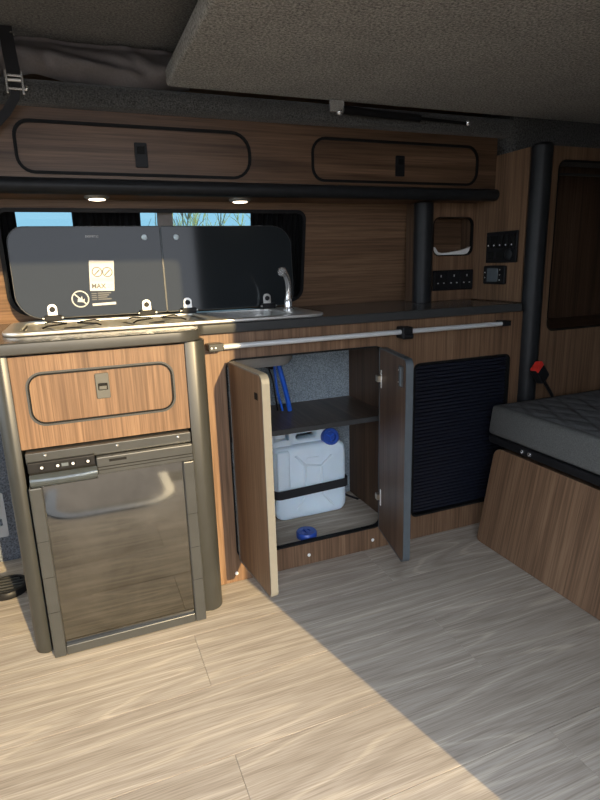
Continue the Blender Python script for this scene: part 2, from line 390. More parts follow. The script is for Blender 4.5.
struct('wall_right', box(2.6, 2.64, 0.09, 2.1, -0.1, 1.62), 'carpet_dark', 'carpeted end wall out of view on the right', cat='wall')
struct('ceiling', plate(XY(1.505), [(-1.44, 0.09), (2.64, 0.09), (2.64, 2.1), (-1.44, 2.1)], 0.06), 'carpet_roof',
       'dark carpeted roof lining above the folded canvas', cat='ceiling')
# ---- back wall: lower carpet lining and leaning walnut panel with the window in it
LEAN = math.atan2(0.06, 0.35)
BW = frame((0, 1.90, 0.79), (1, 0, 0), (0, -math.sin(LEAN), math.cos(LEAN)))      # local (x, height along the lean)
struct('wall_lower_back', box(-1.4, 2.6, 1.93, 1.96, -0.05, 0.80), 'carpet_blue', 'blue grey carpeted van side behind the kitchen units', cat='wall')
WIN = rr(-0.18, 0.022, 0.775, 0.333, (0.06, 0.045, 0.03, 0.03), 8)
wb = struct('wall_back', plate(BW, [(-1.4, -0.03), (2.6, -0.03), (2.6, 0.72), (-1.4, 0.72)], 0.012, [WIN], z0=-0.012), 'wood_x',
            'walnut panel lining the van side around the kitchen window', cat='wall')
wn = struct('window_1', ringm(BW, rr(-0.176, 0.026, 0.771, 0.329, (0.056, 0.041, 0.026, 0.026), 8), 0.012, 0.03, -0.024), 'black',
            'black framed kitchen window showing pale blue sky above the hob lids', cat='window')
obj('pane', plate(BW, rr(-0.2, 0.0, 0.8, 0.35, 0.05), 0.004, z0=-0.05), 'glass', wn)
obj('mullion', plate(BW, [(0.279, 0.0), (0.327, 0.0), (0.327, 0.35), (0.279, 0.35)], 0.012, z0=-0.044), 'mullion', wn)
obj('outer_frame', plate(BW, rr(-0.24, -0.04, 0.84, 0.39, 0.05), 0.012, [rr(-0.185, 0.017, 0.78, 0.338, 0.05)], z0=-0.062), 'black', wn)
def curtain(x0, x1, label, pleats):
    bm = bmesh.new(); n_ = pleats*8; A = []; B = []
    for i in range(n_+1):
        x = x0+(x1-x0)*i/n_; d = -0.032+0.007*math.sin(2*PI*i/8)
        A.append(bm.verts.new(BW @ Vector((x, 0.0, d)))); B.append(bm.verts.new(BW @ Vector((x, 0.345, d))))
    for i in range(n_): bm.faces.new((A[i], A[i+1], B[i+1], B[i]))
    bmesh.ops.solidify(bm, geom=bm.faces[:], thickness=0.0015)
    return tag(obj('curtain', bm, 'curtain', None, 40), label, 'curtain', 'black window curtains')
curtain(0.025, 0.226, 'narrow black curtain hanging mid window behind the left hob lid', 9)
curtain(0.588, 0.80, 'black pleated curtain gathered at the right end of the window', 12)
curtain(-0.21, -0.128, 'sliver of black curtain at the far left end of the window', 4)
# ---- carpeted roof edge over the lockers
sec = [(1.64+0.028*math.cos(a)-0.0, 1.372+0.028*math.sin(a)) for a in [PI*(0.5+i/8) for i in range(9)]] + [(1.80, 1.345), (1.95, 1.345), (1.95, 1.50), (1.80, 1.42), (1.72, 1.405)]
def extr_x(sec_, x0, x1):
    bm = bmesh.new(); A = [bm.verts.new((x0, y, z)) for y, z in sec_]; B = [bm.verts.new((x1, y, z)) for y, z in sec_]
    for i in range(len(sec_)): bm.faces.new((A[i], A[(i+1) % len(sec_)], B[(i+1) % len(sec_)], B[i]))
    bm.faces.new(A[::-1]); bm.faces.new(B); return bm
struct('trim_roof_edge', extr_x(sec, -1.4, 1.46), 'carpet_roll', 'padded carpet roll along the roof edge above the lockers', 50, 'trim')
struct('trim_rear_roof', box(1.462, 2.6, 1.615, 1.95, 1.292, 1.50, 0.01), 'carpet_dark', 'dark carpeted roof edge above the wardrobe panel', None, 'trim')
# ================================================================== OUTSIDE
gr = obj('ground', box(-40, 40, -40, 40, -0.7, -0.6), 'gravel'); tag(gr, 'brown gravel ground outside the van', 'ground', kind='structure')
def shrub(name, loc, h, nb, mat, label, spread, seed, lean=0.25):
    rnd = random.Random(seed); t = thing(name, loc, label, 'shrub', 'bare shrubs beyond the window')
    L = Vector(loc); bm = bmesh.new(); tw = bmesh.new()
    for i in range(nb):
        a = rnd.uniform(0, 2*PI); l = h*rnd.uniform(0.65, 1.0); p = [L + Vector((rnd.uniform(-spread, spread)*.6, rnd.uniform(-.3, .3), 0))]
        d = Vector((math.cos(a)*lean*rnd.random(), math.sin(a)*lean*rnd.random(), 1)).normalized()
        for k in range(5):
            d = (d + Vector((rnd.uniform(-.12, .12), rnd.uniform(-.12, .12), 0))).normalized(); p.append(p[-1] + d*l/5)
        sweep(p, circ(0.022, 4), False, Vector((0, 1, 0.1)), bm, [1, .9, .75, .6, .45, .3])
        for k in range(2, 6):
            for q in range(3):
                dd = (d + Vector((rnd.uniform(-.8, .8), rnd.uniform(-.4, .4), rnd.uniform(-.1, .5)))).normalized(); e = p[k] + dd*l*rnd.uniform(.1, .22)
                sweep([p[k], (p[k]+e)/2 + Vector((0, 0, .02)), e], circ(0.012, 3), False, Vector((0, 1, 0.1)), tw, [1, .7, .3])
    obj('stem', bm, mat, t); tg = obj('twig', tw, mat, t); tg['kind'] = 'stuff'
shrub('bare_tree', (2.05, 12, -0.6), 3.5, 12, 'bark_brown', 'bare brown tree seen through the window left of the bar', 0.6, 3, 0.7)
shrub('willow_shrub', (3.35, 15.5, -0.6), 3.1, 40, 'reed', 'pale yellow willow shoots seen through the window, leftmost clump', 1.0, 5)
shrub('willow_shrub', (4.7, 12.4, -0.6), 2.95, 46, 'reed', 'pale yellow willow shoots seen through the window, right clump', 1.0, 8)
shrub('green_shrub', (6.7, 16.2, -0.6), 2.9, 50, 'bark', 'olive shrub seen through the window beside the black curtain', 1.0, 11)

# ================================================================== KITCHEN UNITS
# ---- fridge cabinet
fc = thing('fridge_cabinet', (0.045, 1.6, 0), 'walnut fronted fridge cabinet with rounded taupe corner posts', 'cabinet')
def column(sgn):
    # profile in plan: inner edge straight, outer front corner rounded
    xi = 0.2425 if sgn > 0 else -0.1525; xo = 0.2975 if sgn > 0 else -0.1905; s = 1 if sgn > 0 else -1
    w_ = abs(xo-xi); r = 0.036 if sgn > 0 else 0.028
    pts = [(xi, 1.43), (xi, 1.370)] + [(xo - s*r + s*r*math.sin(a), 1.366 + r - r*math.cos(a)) for a in [i*PI/16 for i in range(9)]] + [(xo, 1.4805), (xi, 1.4805)]
    if s > 0: pts = pts[::-1]
    return plate(XY(0.002), pts, 0.759, bev=0.001)
obj('corner_post', column(-1), 'column', fc, 40); obj('corner_post', column(1), 'column', fc, 40)
obj('side_panel', box(-0.185, -0.17, 1.482, 1.92, 0.003, 0.762), 'wood_dark_z', fc)
obj('side_panel', box(0.272, 0.287, 1.482, 1.92, 0.003, 0.762), 'wood_dark_z', fc)
fp = obj('face_panel', plate(XZ(1.39), [(-0.152, 0.538), (0.242, 0.538), (0.242, 0.756), (-0.152, 0.756)], 0.014, [rr(-0.124, 0.590, 0.211, 0.717, 0.036)]), 'wood_z', fc)
flap = obj('flap', plate(XZ(1.391), rr(-0.119, 0.595, 0.206, 0.712, 0.032), 0.013, [], 0.001), 'wood_z', fc)
obj('seal', ringm(XZ(1.39), rr(-0.1225, 0.5915, 0.2095, 0.7155, 0.0345), 0.0045, 0.0155), 'edging', flap)
obj('seal_lip', ringm(XZ(1.39), rr(-0.118, 0.596, 0.205, 0.711, 0.03), 0.003, 0.0165), 'rubber', flap)
lt = obj('latch', plate(XZ(1.378), rr(0.026, 0.641, 0.057, 0.702, 0.003), 0.006, [rr(0.031, 0.661, 0.052, 0.678, 0.002)], 0.001), 'latch', flap)
obj('latch_recess', box(0.031, 0.052, 1.3765, 1.378, 0.661, 0.678), 'rubber', flap)
obj('latch_button', box(0.0325, 0.0505, 1.3715, 1.3765, 0.6625, 0.671, 0.001), 'latch', flap)
obj('inner_floor', box(-0.165, 0.265, 1.40, 1.90, 0.538, 0.55), 'wood_shaded_x', fc)
# ---- fridge
fr_ = thing('fridge', (0.045, 1.56, 0), 'silver grey compressor fridge with glossy smeared door under the flap', 'fridge')
obj('body', box(-0.14, 0.23, 1.385, 1.86, 0.006, 0.528, 0.004), 'black', fr_)
obj('top_strip', box(-0.1445, 0.2365, 1.352, 1.3845, 0.508, 0.534, 0.002), 'frame_grey', fr_)
for x in (-0.102, 0.058, 0.205): obj('screw', lathe([(0.0032, 0), (0.0032, 0.001), (0.002, 0.002)], (x, 1.352, 0.526), (0, -1, 0), 10), 'chrome', fr_)
cp = obj('control_panel', box(-0.142, 0.004, 1.338, 1.3515, 0.490, 0.5145, 0.002), 'black', fr_)
for i, x in enumerate((-0.112, -0.078, -0.045, -0.012)):
    obj('button', lathe([(0.007, 0), (0.007, 0.0015), (0.0055, 0.0025)], (x, 1.338, 0.502), (0, -1, 0), 14), 'black', cp)
    obj('button_symbol', lathe([(0.0032, 0), (0.0032, 0.0006)], (x, 1.3355, 0.502), (0, -1, 0), 10), 'led_off', cp)
obj('display', box(-0.07, -0.055, 1.3365, 1.338, 0.498, 0.506), 'gloss_grey', cp)
def bulge(x0, x1, z0, z1, yf, amp):
    bm = bmesh.new(); nx, nz = 14, 6; G = []
    for i in range(nx+1):
        row = []
        for j in range(nz+1):
            u, v = i/nx, j/nz; row.append(bm.verts.new((x0+(x1-x0)*u, yf - amp*math.sin(PI*v)**.6*(0.75+0.25*math.sin(PI*u)), z0+(z1-z0)*v)))
        G.append(row)
    for i in range(nx):
        for j in range(nz): bm.faces.new((G[i][j], G[i+1][j], G[i+1][j+1], G[i][j+1]))
    bmesh.ops.solidify(bm, geom=bm.faces[:], thickness=0.004); return bm
obj('handle', bulge(-0.140, 0.006, 0.456, 0.488, 1.334, 0.014), 'gloss_grey', fr_, 50)
obj('handle_gap', box(-0.14, 0.004, 1.345, 1.352, 0.484, 0.490), 'rubber', fr_)
tb = obj('top_bar', box(0.006, 0.2365, 1.334, 1.352, 0.464, 0.5075, 0.003), 'frame_grey', fr_)
obj('slot', box(0.035, 0.075, 1.3325, 1.334, 0.494, 0.500), 'rubber', tb)
obj('groove', box(0.008, 0.235, 1.3332, 1.334, 0.482, 0.484), 'rubber', tb)
obj('groove', box(0.008, 0.235, 1.3332, 1.334, 0.475, 0.4765), 'rubber', tb)
fd = obj('door', box(-0.118, 0.209, 1.344, 1.384, 0.03, 0.4625), 'fridge_sheet', fr_)
obj('door_frame', box(-0.146, -0.1175, 1.332, 1.384, 0.004, 0.4555, 0.003), 'frame_grey', fr_)
obj('door_frame', box(0.2085, 0.237, 1.332, 1.384, 0.004, 0.4635, 0.003), 'frame_grey', fr_)
obj('door_sill', box(-0.1172, 0.2082, 1.334, 1.384, 0.004, 0.0295, 0.002), 'frame_grey', fr_)
for x in (-0.132, 0.2225):
    for z in (0.13, 0.225, 0.32): obj('groove', box(x-0.0135, x+0.0135, 1.3315, 1.3325, z, z+0.001), 'rubber', fr_)

# ---- cupboard with two open doors and slatted opening
cb = thing('cupboard', (0.85, 1.65, 0), 'long walnut cupboard with two doors standing open', 'cupboard')
OPEN = rr(0.37, 0.078, 0.872, 0.688, 0.028); GRL = rr(0.985, 0.083, 1.377, 0.620, 0.022)
obj('face_panel', plate(XZ(1.495), [(0.2985, 0.002), (1.42, 0.002), (1.42, 0.762), (0.2985, 0.762)], 0.015, [OPEN, GRL]), 'wood_z', cb)
obj('opening_trim', ringm(XZ(1.4955), rr(0.3715, 0.0795, 0.8705, 0.6865, 0.0265), 0.005, 0.0175), 'rubber', cb)
obj('inner_side', box(0.318, 0.33, 1.4965, 1.807, 0.003, 0.762), 'wood_dark_z', cb)
obj('inner_side', box(0.92, 0.932, 1.4965, 1.807, 0.003, 0.762), 'wood_dark_z', cb)
obj('inner_back', box(0.3305, 0.9195, 1.808, 1.818, 0.003, 0.762), 'carpet_light', cb)
obj('inner_floor', box(0.3305, 0.9195, 1.4965, 1.8075, 0.05, 0.068), 'plank_in', cb)
sh = obj('shelf', box(0.3305, 0.9195, 1.508, 1.8075, 0.4405, 0.4545), 'shelf_wood', cb)
obj('shelf_edge', box(0.3305, 0.9195, 1.503, 1.5078, 0.439, 0.4555, 0.001), 'edging', sh)
for x, z in ((0.605, 0.034), (0.837, 0.034), (0.365, 0.030)):
    obj('screw_cap', lathe([(0.0055, 0), (0.0055, 0.0015), (0.003, 0.003)], (x, 1.48, z), (0, -1, 0), 12), 'white_plastic', cb)
def door(hx, hy, fx, fy, outer_left, edge_mat):
    d = Vector((fx-hx, fy-hy, 0)); W = d.length; u = d.normalized()
    m_ = frame((hx, hy, 0), u, (0, 0, 1)); w_ = (m_.to_3x3() @ Vector((0, 0, 1)))
    r = (0.004, 0.018, 0.018, 0.004)
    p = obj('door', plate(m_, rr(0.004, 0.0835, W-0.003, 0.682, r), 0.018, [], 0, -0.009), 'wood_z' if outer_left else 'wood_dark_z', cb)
    obj('edging', ringm(m_, rr(0.0025, 0.082, W-0.0015, 0.6835, (0.005, 0.02, 0.02, 0.005)), 0.004, 0.0205, -0.01025), edge_mat, p)
    return p, m_, W, w_
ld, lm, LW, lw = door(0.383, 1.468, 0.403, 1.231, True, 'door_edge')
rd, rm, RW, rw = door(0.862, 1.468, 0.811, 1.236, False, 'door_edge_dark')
# left door: outer face looks to -x ; which sign of the frame normal?
sl = -1 if lw.x > 0 else 1; sr = -1 if rw.x > 0 else 1
def on(m_, s, x0, x1, z0, z1, t, off=0.009): 
    a, b_ = sorted((s*off, s*(off+t))); return box(x0, x1, z0, z1, a, b_, 0.0008, 1, None, m_)
obj('lock_hole', on(lm, sl, LW-0.052, LW-0.032, 0.617, 0.635, 0.0012), 'rubber', ld)
lk = obj('catch', on(rm, sr, RW-0.05, RW-0.022, 0.605, 0.662, 0.006), 'edging', rd)
obj('catch_bar', on(rm, sr, RW-0.034, RW-0.024, 0.608, 0.66, 0.010, 0.0095), 'door_edge_dark', rd)
obj('catch_screw', on(rm, sr, RW-0.046, RW-0.042, 0.648, 0.652, 0.008), 'alu', rd)
obj('catch_screw', on(rm, sr, RW-0.046, RW-0.042, 0.614, 0.618, 0.008), 'alu', rd)
for z in (0.59, 0.198):
    hg = obj('hinge', on(rm, sr, 0.018, 0.026, z-0.028, z+0.028, 0.002), 'white_plastic', rd)
    obj('hinge_arm', on(rm, sr, 0.0, 0.02, z-0.010, z+0.010, 0.012), 'brass', rd)
    obj('hinge_screw', on(rm, sr, 0.02, 0.025, z-0.022, z-0.017, 0.004), 'brass', rd)
# slatted opening
gl_ = obj('slat_backing', box(0.975, 1.387, 1.4965, 1.50, 0.073, 0.63), 'grille', cb)
obj('slat_frame', ringm(XZ(1.4955), rr(0.989, 0.087, 1.373, 0.616, 0.018), 0.007, 0.0175), 'rubber', cb)
NS = 42; z0 = 0.094; dz = (0.610-0.094)/NS
def slat(z): 
    return extr_x([(1.4955, z), (1.4885, z+0.002), (1.4875, z+dz*0.5), (1.4885, z+dz-0.003), (1.4955, z+dz-0.001)], 0.994, 1.368)
s0 = obj('slat', slat(z0), 'grille', cb)
for i in range(1, NS): dupe(s0, WLOC[s0.name] + Vector((0, 0, dz*i)), cb)

# ---- worktop with cut-out
wt = thing('worktop', (0.6, 1.6, 0.763), 'dark speckled stone look worktop running the length of the kitchen', 'worktop')
def front_path(inset):
    a = [(-0.215, 1.345+inset), (0.225, 1.345+inset)]
    a += [(0.225+0.06*math.sin(t_)-inset*math.sin(t_)*0, 1.345+inset+0.06*(1-math.cos(t_))) for t_ in [i*PI/16 for i in range(1, 8)]]
    a += [(0.288+0.025*(1-math.cos(t_)), 1.43+0.035*math.sin(t_)+inset) for t_ in [i*PI/16 for i in range(1, 9)]]
    a += [(1.40, 1.465+inset)]
    return a
CUT = rr(-0.14, 1.50, 0.665, 1.775, 0.05)
obj('slab', plate(XY(0.7635), front_path(0.0065) + [(1.40, 1.905), (-0.215, 1.905)], 0.026, [CUT]), 'worktop', wt)
fpth = front_path(0.0)
obj('front_edging', sweep([(x, y+0.003, 0.7765) for x, y in fpth], [(-0.003, -0.0130), (0.0, -0.0135), (0.003, -0.011), (0.004, 0.0), (0.003, 0.011), (0.0, 0.0135), (-0.003, 0.0130)]), 'top_edge', wt, 40)
# ---- rail across the cupboard
rl = thing('table_rail', (0.83, 1.45, 0.72), 'slim aluminium table rail across the cupboard front', 'rail')
obj('bar', cyl((0.352, 1.452, 0.729), (1.312, 1.452, 0.729), 0.0075, None, 14), 'rail', rl, 40)
bk = obj('end_bracket', box(0.318, 0.36, 1.441, 1.4795, 0.7185, 0.7395, 0.003), 'column', rl)
for x in (0.326, 0.337): obj('bracket_screw', lathe([(0.0025, 0), (0.0025, 0.001)], (x, 1.441, 0.729), (0, -1, 0), 8), 'alu', bk)
obj('clip', box(0.917, 0.953, 1.438, 1.4795, 0.708, 0.744, 0.004), 'black', rl)
obj('clip_wheel', cyl((0.92, 1.440, 0.716), (0.95, 1.440, 0.716), 0.009, None, 14), 'black', rl, 40)
obj('end_cap', box(1.305, 1.338, 1.442, 1.4795, 0.7205, 0.7375, 0.002), 'black', rl)

# ---- hob and sink unit with two glass lids
hs = thing('hob_sink_unit', (0.26, 1.63, 0.79), 'stainless steel hob and sink unit with two raised black glass lids', 'hob')
RIM_O = rr(-0.172, 1.472, 0.688, 1.808, 0.06, 8)
obj('rim', plate(XY(0.7905), RIM_O, 0.009, [rr(-0.13, 1.51, 0.345, 1.765, 0.03), rr(0.375, 1.51, 0.600, 1.765, 0.05)], 0.003), 'steel', hs, 35)
def bowl(x0, x1, y0, y1, zt, zb, r):
    bm = bmesh.new(); rings = []
    for ins, z in ((0, zt), (0.003, zb+0.02), (0.015, zb+0.003), (0.03, zb)):
        rings.append([bm.verts.new((x, y, z)) for x, y in rr(x0+ins, y0+ins, x1-ins, y1-ins, max(0.006, r-ins*0.5), 6)])
    m_ = len(rings[0])
    for A, B in zip(rings, rings[1:]):
        for i in range(m_): bm.faces.new((A[i], A[(i+1) % m_], B[(i+1) % m_], B[i]))
    bm.faces.new(rings[-1]); bmesh.ops.solidify(bm, geom=bm.faces[:], thickness=0.0015); return bm
obj('hob_pan', bowl(-0.1295, 0.3445, 1.5105, 1.7645, 0.792, 0.772, 0.03), 'steel', hs, 40)
obj('sink_bowl', bowl(0.3755, 0.5995, 1.5105, 1.7645, 0.792, 0.645, 0.05), 'steel', hs, 40)
for bx in (-0.01, 0.215):
    bu = obj('burner', lathe([(0.035, 0), (0.035, 0.008), (0.024, 0.012), (0.022, 0.017), (0.005, 0.018)], (bx, 1.63, 0.7735), (0, 0, 1), 20), 'black', hs, 40)
    for a in range(4):
        c_, s_ = math.cos(a*PI/2+PI/4), math.sin(a*PI/2+PI/4)
        obj('pan_support', sweep([(bx+c_*0.02, 1.63+s_*0.02, 0.803), (bx+c_*0.085, 1.63+s_*0.085, 0.803), (bx+c_*0.1, 1.63+s_*0.1, 0.799)], circ(0.0022, 6)), 'black', bu)
LF = frame((0, 1.785, 0.80), (1, 0, 0), (0, 0.045, 1))
def lid(x0, x1, r, label):
    p = obj('glass_lid', plate(LF, rr(x0, 0.008, x1, 0.264, r, 8), 0.005, [], 0.001), 'lid', hs); p['label'] = label
    obj('lid_edge', ringm(LF, rr(x0-0.0008, 0.0072, x1+0.0008, 0.2648, r, 8), 0.0016, 0.004, 0.0005), 'edging', p)
    return p
l1 = lid(-0.152, 0.2685, (0.07, 0.004, 0.004, 0.045), 'left black glass lid with white warning label')
l2 = lid(0.2725, 0.696, (0.004, 0.04, 0.065, 0.004), 'right plain black glass lid')
T = 0.0052
for p, x in ((l1, -0.060), (l1, 0.208), (l2, 0.335), (l2, 0.601)):
    h = obj('hinge', plate(LF, rr(x-0.013, -0.004, x+0.013, 0.047, (0.003, 0.003, 0.012, 0.012)), 0.003, [], 0.0005, T), 'steel', p)
    obj('hinge_bolt', lathe([(0.008, 0), (0.008, 0.002), (0.005, 0.004)], LF @ Vector((x, 0.032, T+0.003)), (0, -1, 0.045), 14), 'black', p)
    obj('hinge_foot', box(x-0.023, x+0.023, 1.758, 1.7845, 0.7998, 0.816, 0.002), 'black', p)
    obj('hinge_pin', cyl((x-0.028, 1.764, 0.808), (x+0.028, 1.764, 0.808), 0.0035, None, 10), 'steel', p, 40)
for p, x in ((l1, 0.221), (l2, 0.317)):
    obj('lid_pad', lathe([(0.0085, 0), (0.0085, 0.002), (0.006, 0.0035)], LF @ Vector((x, 0.232, T)), (0, -1, 0.045), 16), 'pad', p)
# white label, tilted a little
ang = math.radians(-2.0); TL = LF @ Matrix.Translation((0.088, 0.122, T)) @ Matrix.Rotation(ang, 4, 'Z')
lb = obj('label_sheet', plate(TL, [(-0.037, -0.043), (0.032, -0.043), (0.036, 0.045), (-0.034, 0.045)], 0.0004), 'white', l1)
obj('label_frame', ringm(TL, [(-0.030, -0.016), (0.030, -0.016), (0.031, 0.040), (-0.029, 0.040)], 0.0012, 0.0005, 0.0004), 'grey_print', l1)
for x in (-0.0135, 0.0155):
    obj('label_ring', ringm(TL, [(x+0.0135*math.cos(a), 0.012+0.0135*math.sin(a)) for a in [2*PI*i/24 for i in range(24)]], 0.0026, 0.0005, 0.0004), 'dark_print', l1)
    obj('label_pan', plate(TL, [(x-0.009, 0.004), (x-0.006, 0.003), (x+0.009, 0.018), (x+0.006, 0.0195)], 0.0005, z0=0.0004), 'dark_print', l1)
obj('label_band', plate(TL, [(-0.029, -0.014), (0.029, -0.014), (0.029, -0.005), (-0.029, -0.005)], 0.0003, z0=0.0004), 'grey_print', l1)
obj('lettering', text(TL, 'MAX', -0.012, -0.0295, 0.0185, 0.0004, 0.0004, 'CENTER', 0.0004), 'dark_print', l1)
obj('lettering', text(TL, '27', 0.0205, -0.0295, 0.017, 0.0004, 0.0004, 'CENTER', 0.0003), 'grey_print', l1)
NC = LF @ Matrix.Translation((0.020, 0.058, T))
obj('no_fire_ring', ringm(NC, [(0.023*math.cos(a), 0.023*math.sin(a)) for a in [2*PI*i/28 for i in range(28)]], 0.0035, 0.0005), 'grey_print', l1)
obj('no_fire_bar', plate(NC @ Matrix.Rotation(math.radians(-45), 4, 'Z'), [(-0.022, -0.002), (0.022, -0.002), (0.022, 0.002), (-0.022, 0.002)], 0.0005), 'grey_print', l1)
obj('no_fire_flame', plate(NC, [(-0.009, -0.008), (0.01, -0.01), (0.012, 0.001), (0.006, -0.003), (0.005, 0.009), (0.0, 0.001), (-0.006, 0.002)], 0.0004), 'grey_print', l1)
for i in range(4):
    obj('print_line', plate(LF, [(0.052, 0.071-i*0.006), (0.066 if i % 2 else 0.068, 0.071-i*0.006), (0.066, 0.074-i*0.006), (0.052, 0.074-i*0.006)], 0.0003, z0=T), 'edging', l1)
    obj('print_line', plate(LF, [(0.070, 0.071-i*0.006), (0.108-0.006*(i % 3), 0.071-i*0.006), (0.108-0.006*(i % 3), 0.0745-i*0.006), (0.070, 0.0745-i*0.006)], 0.0003, z0=T), 'edging', l1)
obj('print_bar', plate(LF, [(0.052, 0.036), (0.119, 0.038), (0.119, 0.045), (0.052, 0.043)], 0.0004, z0=T), 'white', l1)
obj('maker_name', text(LF, 'DOMETIC', 0.072, 0.236, 0.0085, 0.0004, T), 'white', l1)
# ---- tap
tp = thing('tap', (0.645, 1.70, 0.799), 'chrome folding tap standing at the right end of the sink', 'tap')
obj('base', lathe([(0.017, 0), (0.017, 0.006), (0.012, 0.010), (0.012, 0.03), (0.010, 0.034)], (0.645, 1.70, 0.7998), (0, 0, 1), 18), 'chrome', tp, 40)
obj('spout', sweep(bez([(0.645, 1.70, 0.83), (0.646, 1.698, 0.865), (0.640, 1.69, 0.893), (0.626, 1.675, 0.913), (0.612, 1.66, 0.921)], 6), circ(0.0095, 12)), 'chrome', tp, 40)
obj('nozzle', lathe([(0.012, 0), (0.0135, 0.006), (0.0135, 0.014), (0.009, 0.019)], (0.617, 1.665, 0.921), (-0.55, -0.8, -0.15), 16), 'chrome', tp, 40)
tp.location += Vector((-0.021, -0.06, 0))

# ---- overhead lockers
ov = thing('overhead_locker', (0.5, 1.78, 1.137), 'long walnut overhead locker with two flush flaps under the roof', 'cabinet')
F1 = rr(-0.092, 1.187, 0.528, 1.313, (0.04, 0.055, 0.055, 0.04)); F2 = rr(0.724, 1.187, 1.347, 1.3125, (0.04, 0.045, 0.045, 0.045))
obj('face_panel', plate(XZ(1.674), [(-1.0, 1.168), (1.4285, 1.168), (1.4285, 1.344), (-1.0, 1.344)], 0.014, [F1, F2]), 'wood_shaded_x', ov)
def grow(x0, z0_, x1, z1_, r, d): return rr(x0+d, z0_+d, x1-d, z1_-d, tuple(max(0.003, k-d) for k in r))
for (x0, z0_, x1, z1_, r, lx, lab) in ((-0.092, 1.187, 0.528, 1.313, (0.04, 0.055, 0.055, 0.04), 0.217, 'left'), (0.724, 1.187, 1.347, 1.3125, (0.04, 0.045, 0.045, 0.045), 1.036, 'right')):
    f_ = obj('flap', plate(XZ(1.675), grow(x0, z0_, x1, z1_, r, 0.005), 0.013, [], 0.001), 'wood_shaded_x', ov)
    obj('seal', ringm(XZ(1.674), grow(x0, z0_, x1, z1_, r, 0.002), 0.008, 0.018), 'rubber', f_)
    obj('latch', plate(XZ(1.662), rr(lx-0.0165, 1.2085, lx+0.0165, 1.2715, 0.003), 0.006, [], 0.001), 'black', f_)
    obj('latch_button', box(lx-0.010, lx+0.010, 1.652, 1.656, 1.243, 1.262, 0.001), 'rubber', f_)
obj('underside', box(-1.0, 1.4285, 1.672, 1.845, 1.142, 1.150), 'wood_x', ov)
nose = [(1.655+0.0195*math.cos(a), 1.157+0.0195*math.sin(a)) for a in [PI*(0.5+i/10) for i in range(11)]] + [(1.6715, 1.1375), (1.6715, 1.1765)]
obj('light_rail', extr_x(nose, -1.0, 1.4285), 'post', ov, 50)
for x, y, lab in ((0.095, 1.742, 'left'), (0.518, 1.756, 'right')):
    sp = thing('spotlight', (x, y, 1.1415), 'small round chrome spotlight lit under the locker, %s one' % ('above the warning label' if lab == 'left' else 'above the plain hob lid'), 'light', 'spotlights under the overhead locker')
    obj('ring', lathe([(0.034, 0), (0.034, 0.003), (0.027, 0.008), (0.024, 0.008)], (x, y, 1.1418), (0, 0, -1), 24), 'steel', sp, 40)
    obj('lens', lathe([(0.022, 0), (0.022, 0.0015), (0.012, 0.003)], (x, y, 1.1336), (0, 0, -1), 20), 'led', sp, 40)

# ---- corner locker with niche and side panel
cl = thing('corner_locker', (1.3, 1.75, 0.79), 'walnut corner locker with a rounded niche above the worktop', 'cabinet')
NIC = rr(1.243, 0.953, 1.423, 1.092, 0.028)
obj('niche_panel', plate(XZ(1.774), [(1.2235, 0.7905), (1.4285, 0.7905), (1.4285, 1.141), (1.2235, 1.141)], 0.014, [NIC]), 'wood_z', cl)
obj('end_panel', box(1.178, 1.19, 1.778, 1.838, 0.7905, 1.141), 'wood_dark_z', cl)
obj('side_panel', box(1.4295, 1.445, 1.505, 1.83, 0.7905, 1.287), 'wood_z', cl)
nb = bmesh.new()
for a in ((1.235, 1.243, 1.7745, 1.838, 0.945, 1.1), (1.423, 1.4285, 1.7745, 1.838, 0.945, 1.1), (1.243, 1.423, 1.7745, 1.838, 0.945, 0.953), (1.243, 1.423, 1.7745, 1.838, 1.092, 1.1)): box(*a, bm=nb)
obj('niche_liner', nb, 'wood_dark_z', cl)
obj('niche_back', box(1.243, 1.423, 1.832, 1.838, 0.953, 1.092), 'wood_shaded_x', cl)
obj('niche_trim', ringm(XZ(1.7745), rr(1.2445, 0.9545, 1.4215, 1.0905, 0.0265), 0.003, 0.0155), 'rubber', cl)
# white curled paper in the niche
tag(obj('paper', plate(XZ(1.786), [(1.2535, 0.971), (1.262, 0.962), (1.276, 0.9575), (1.39, 0.9575), (1.405, 0.962), (1.4125, 0.971), (1.418, 0.986), (1.405, 0.980), (1.375, 0.973), (1.33, 0.967), (1.29, 0.964), (1.272, 0.968), (1.258, 0.986), (1.2485, 0.986)], 0.02, [], 0.001), 'white_plastic', None),
    'curled white paper lying in the walnut niche', 'paper')
# sockets
sk = thing('socket_panel', (1.334, 1.756, 0.83), 'black triple mains socket panel below the niche', 'socket')
obj('frame', plate(XZ(1.7598), rr(1.244, 0.828, 1.426, 0.902, 0.004), 0.006, [], 0.001), 'black', sk)
for i in range(3):
    cx = 1.2765+i*0.0585
    s_ = obj('socket', plate(XZ(1.7538), rr(cx-0.0265, 0.834, cx+0.0265, 0.896, 0.003), 0.004, [], 0.001), 'black', sk)
    for dx, dz_, ww, hh in ((0, 0.016, 0.004, 0.008), (-0.013, -0.010, 0.006, 0.004), (0.013, -0.010, 0.006, 0.004)):
        obj('pin_hole', box(cx+dx-ww/2, cx+dx+ww/2, 1.7488, 1.7498, 0.865+dz_-hh/2, 0.865+dz_+hh/2), 'grey_print', s_)
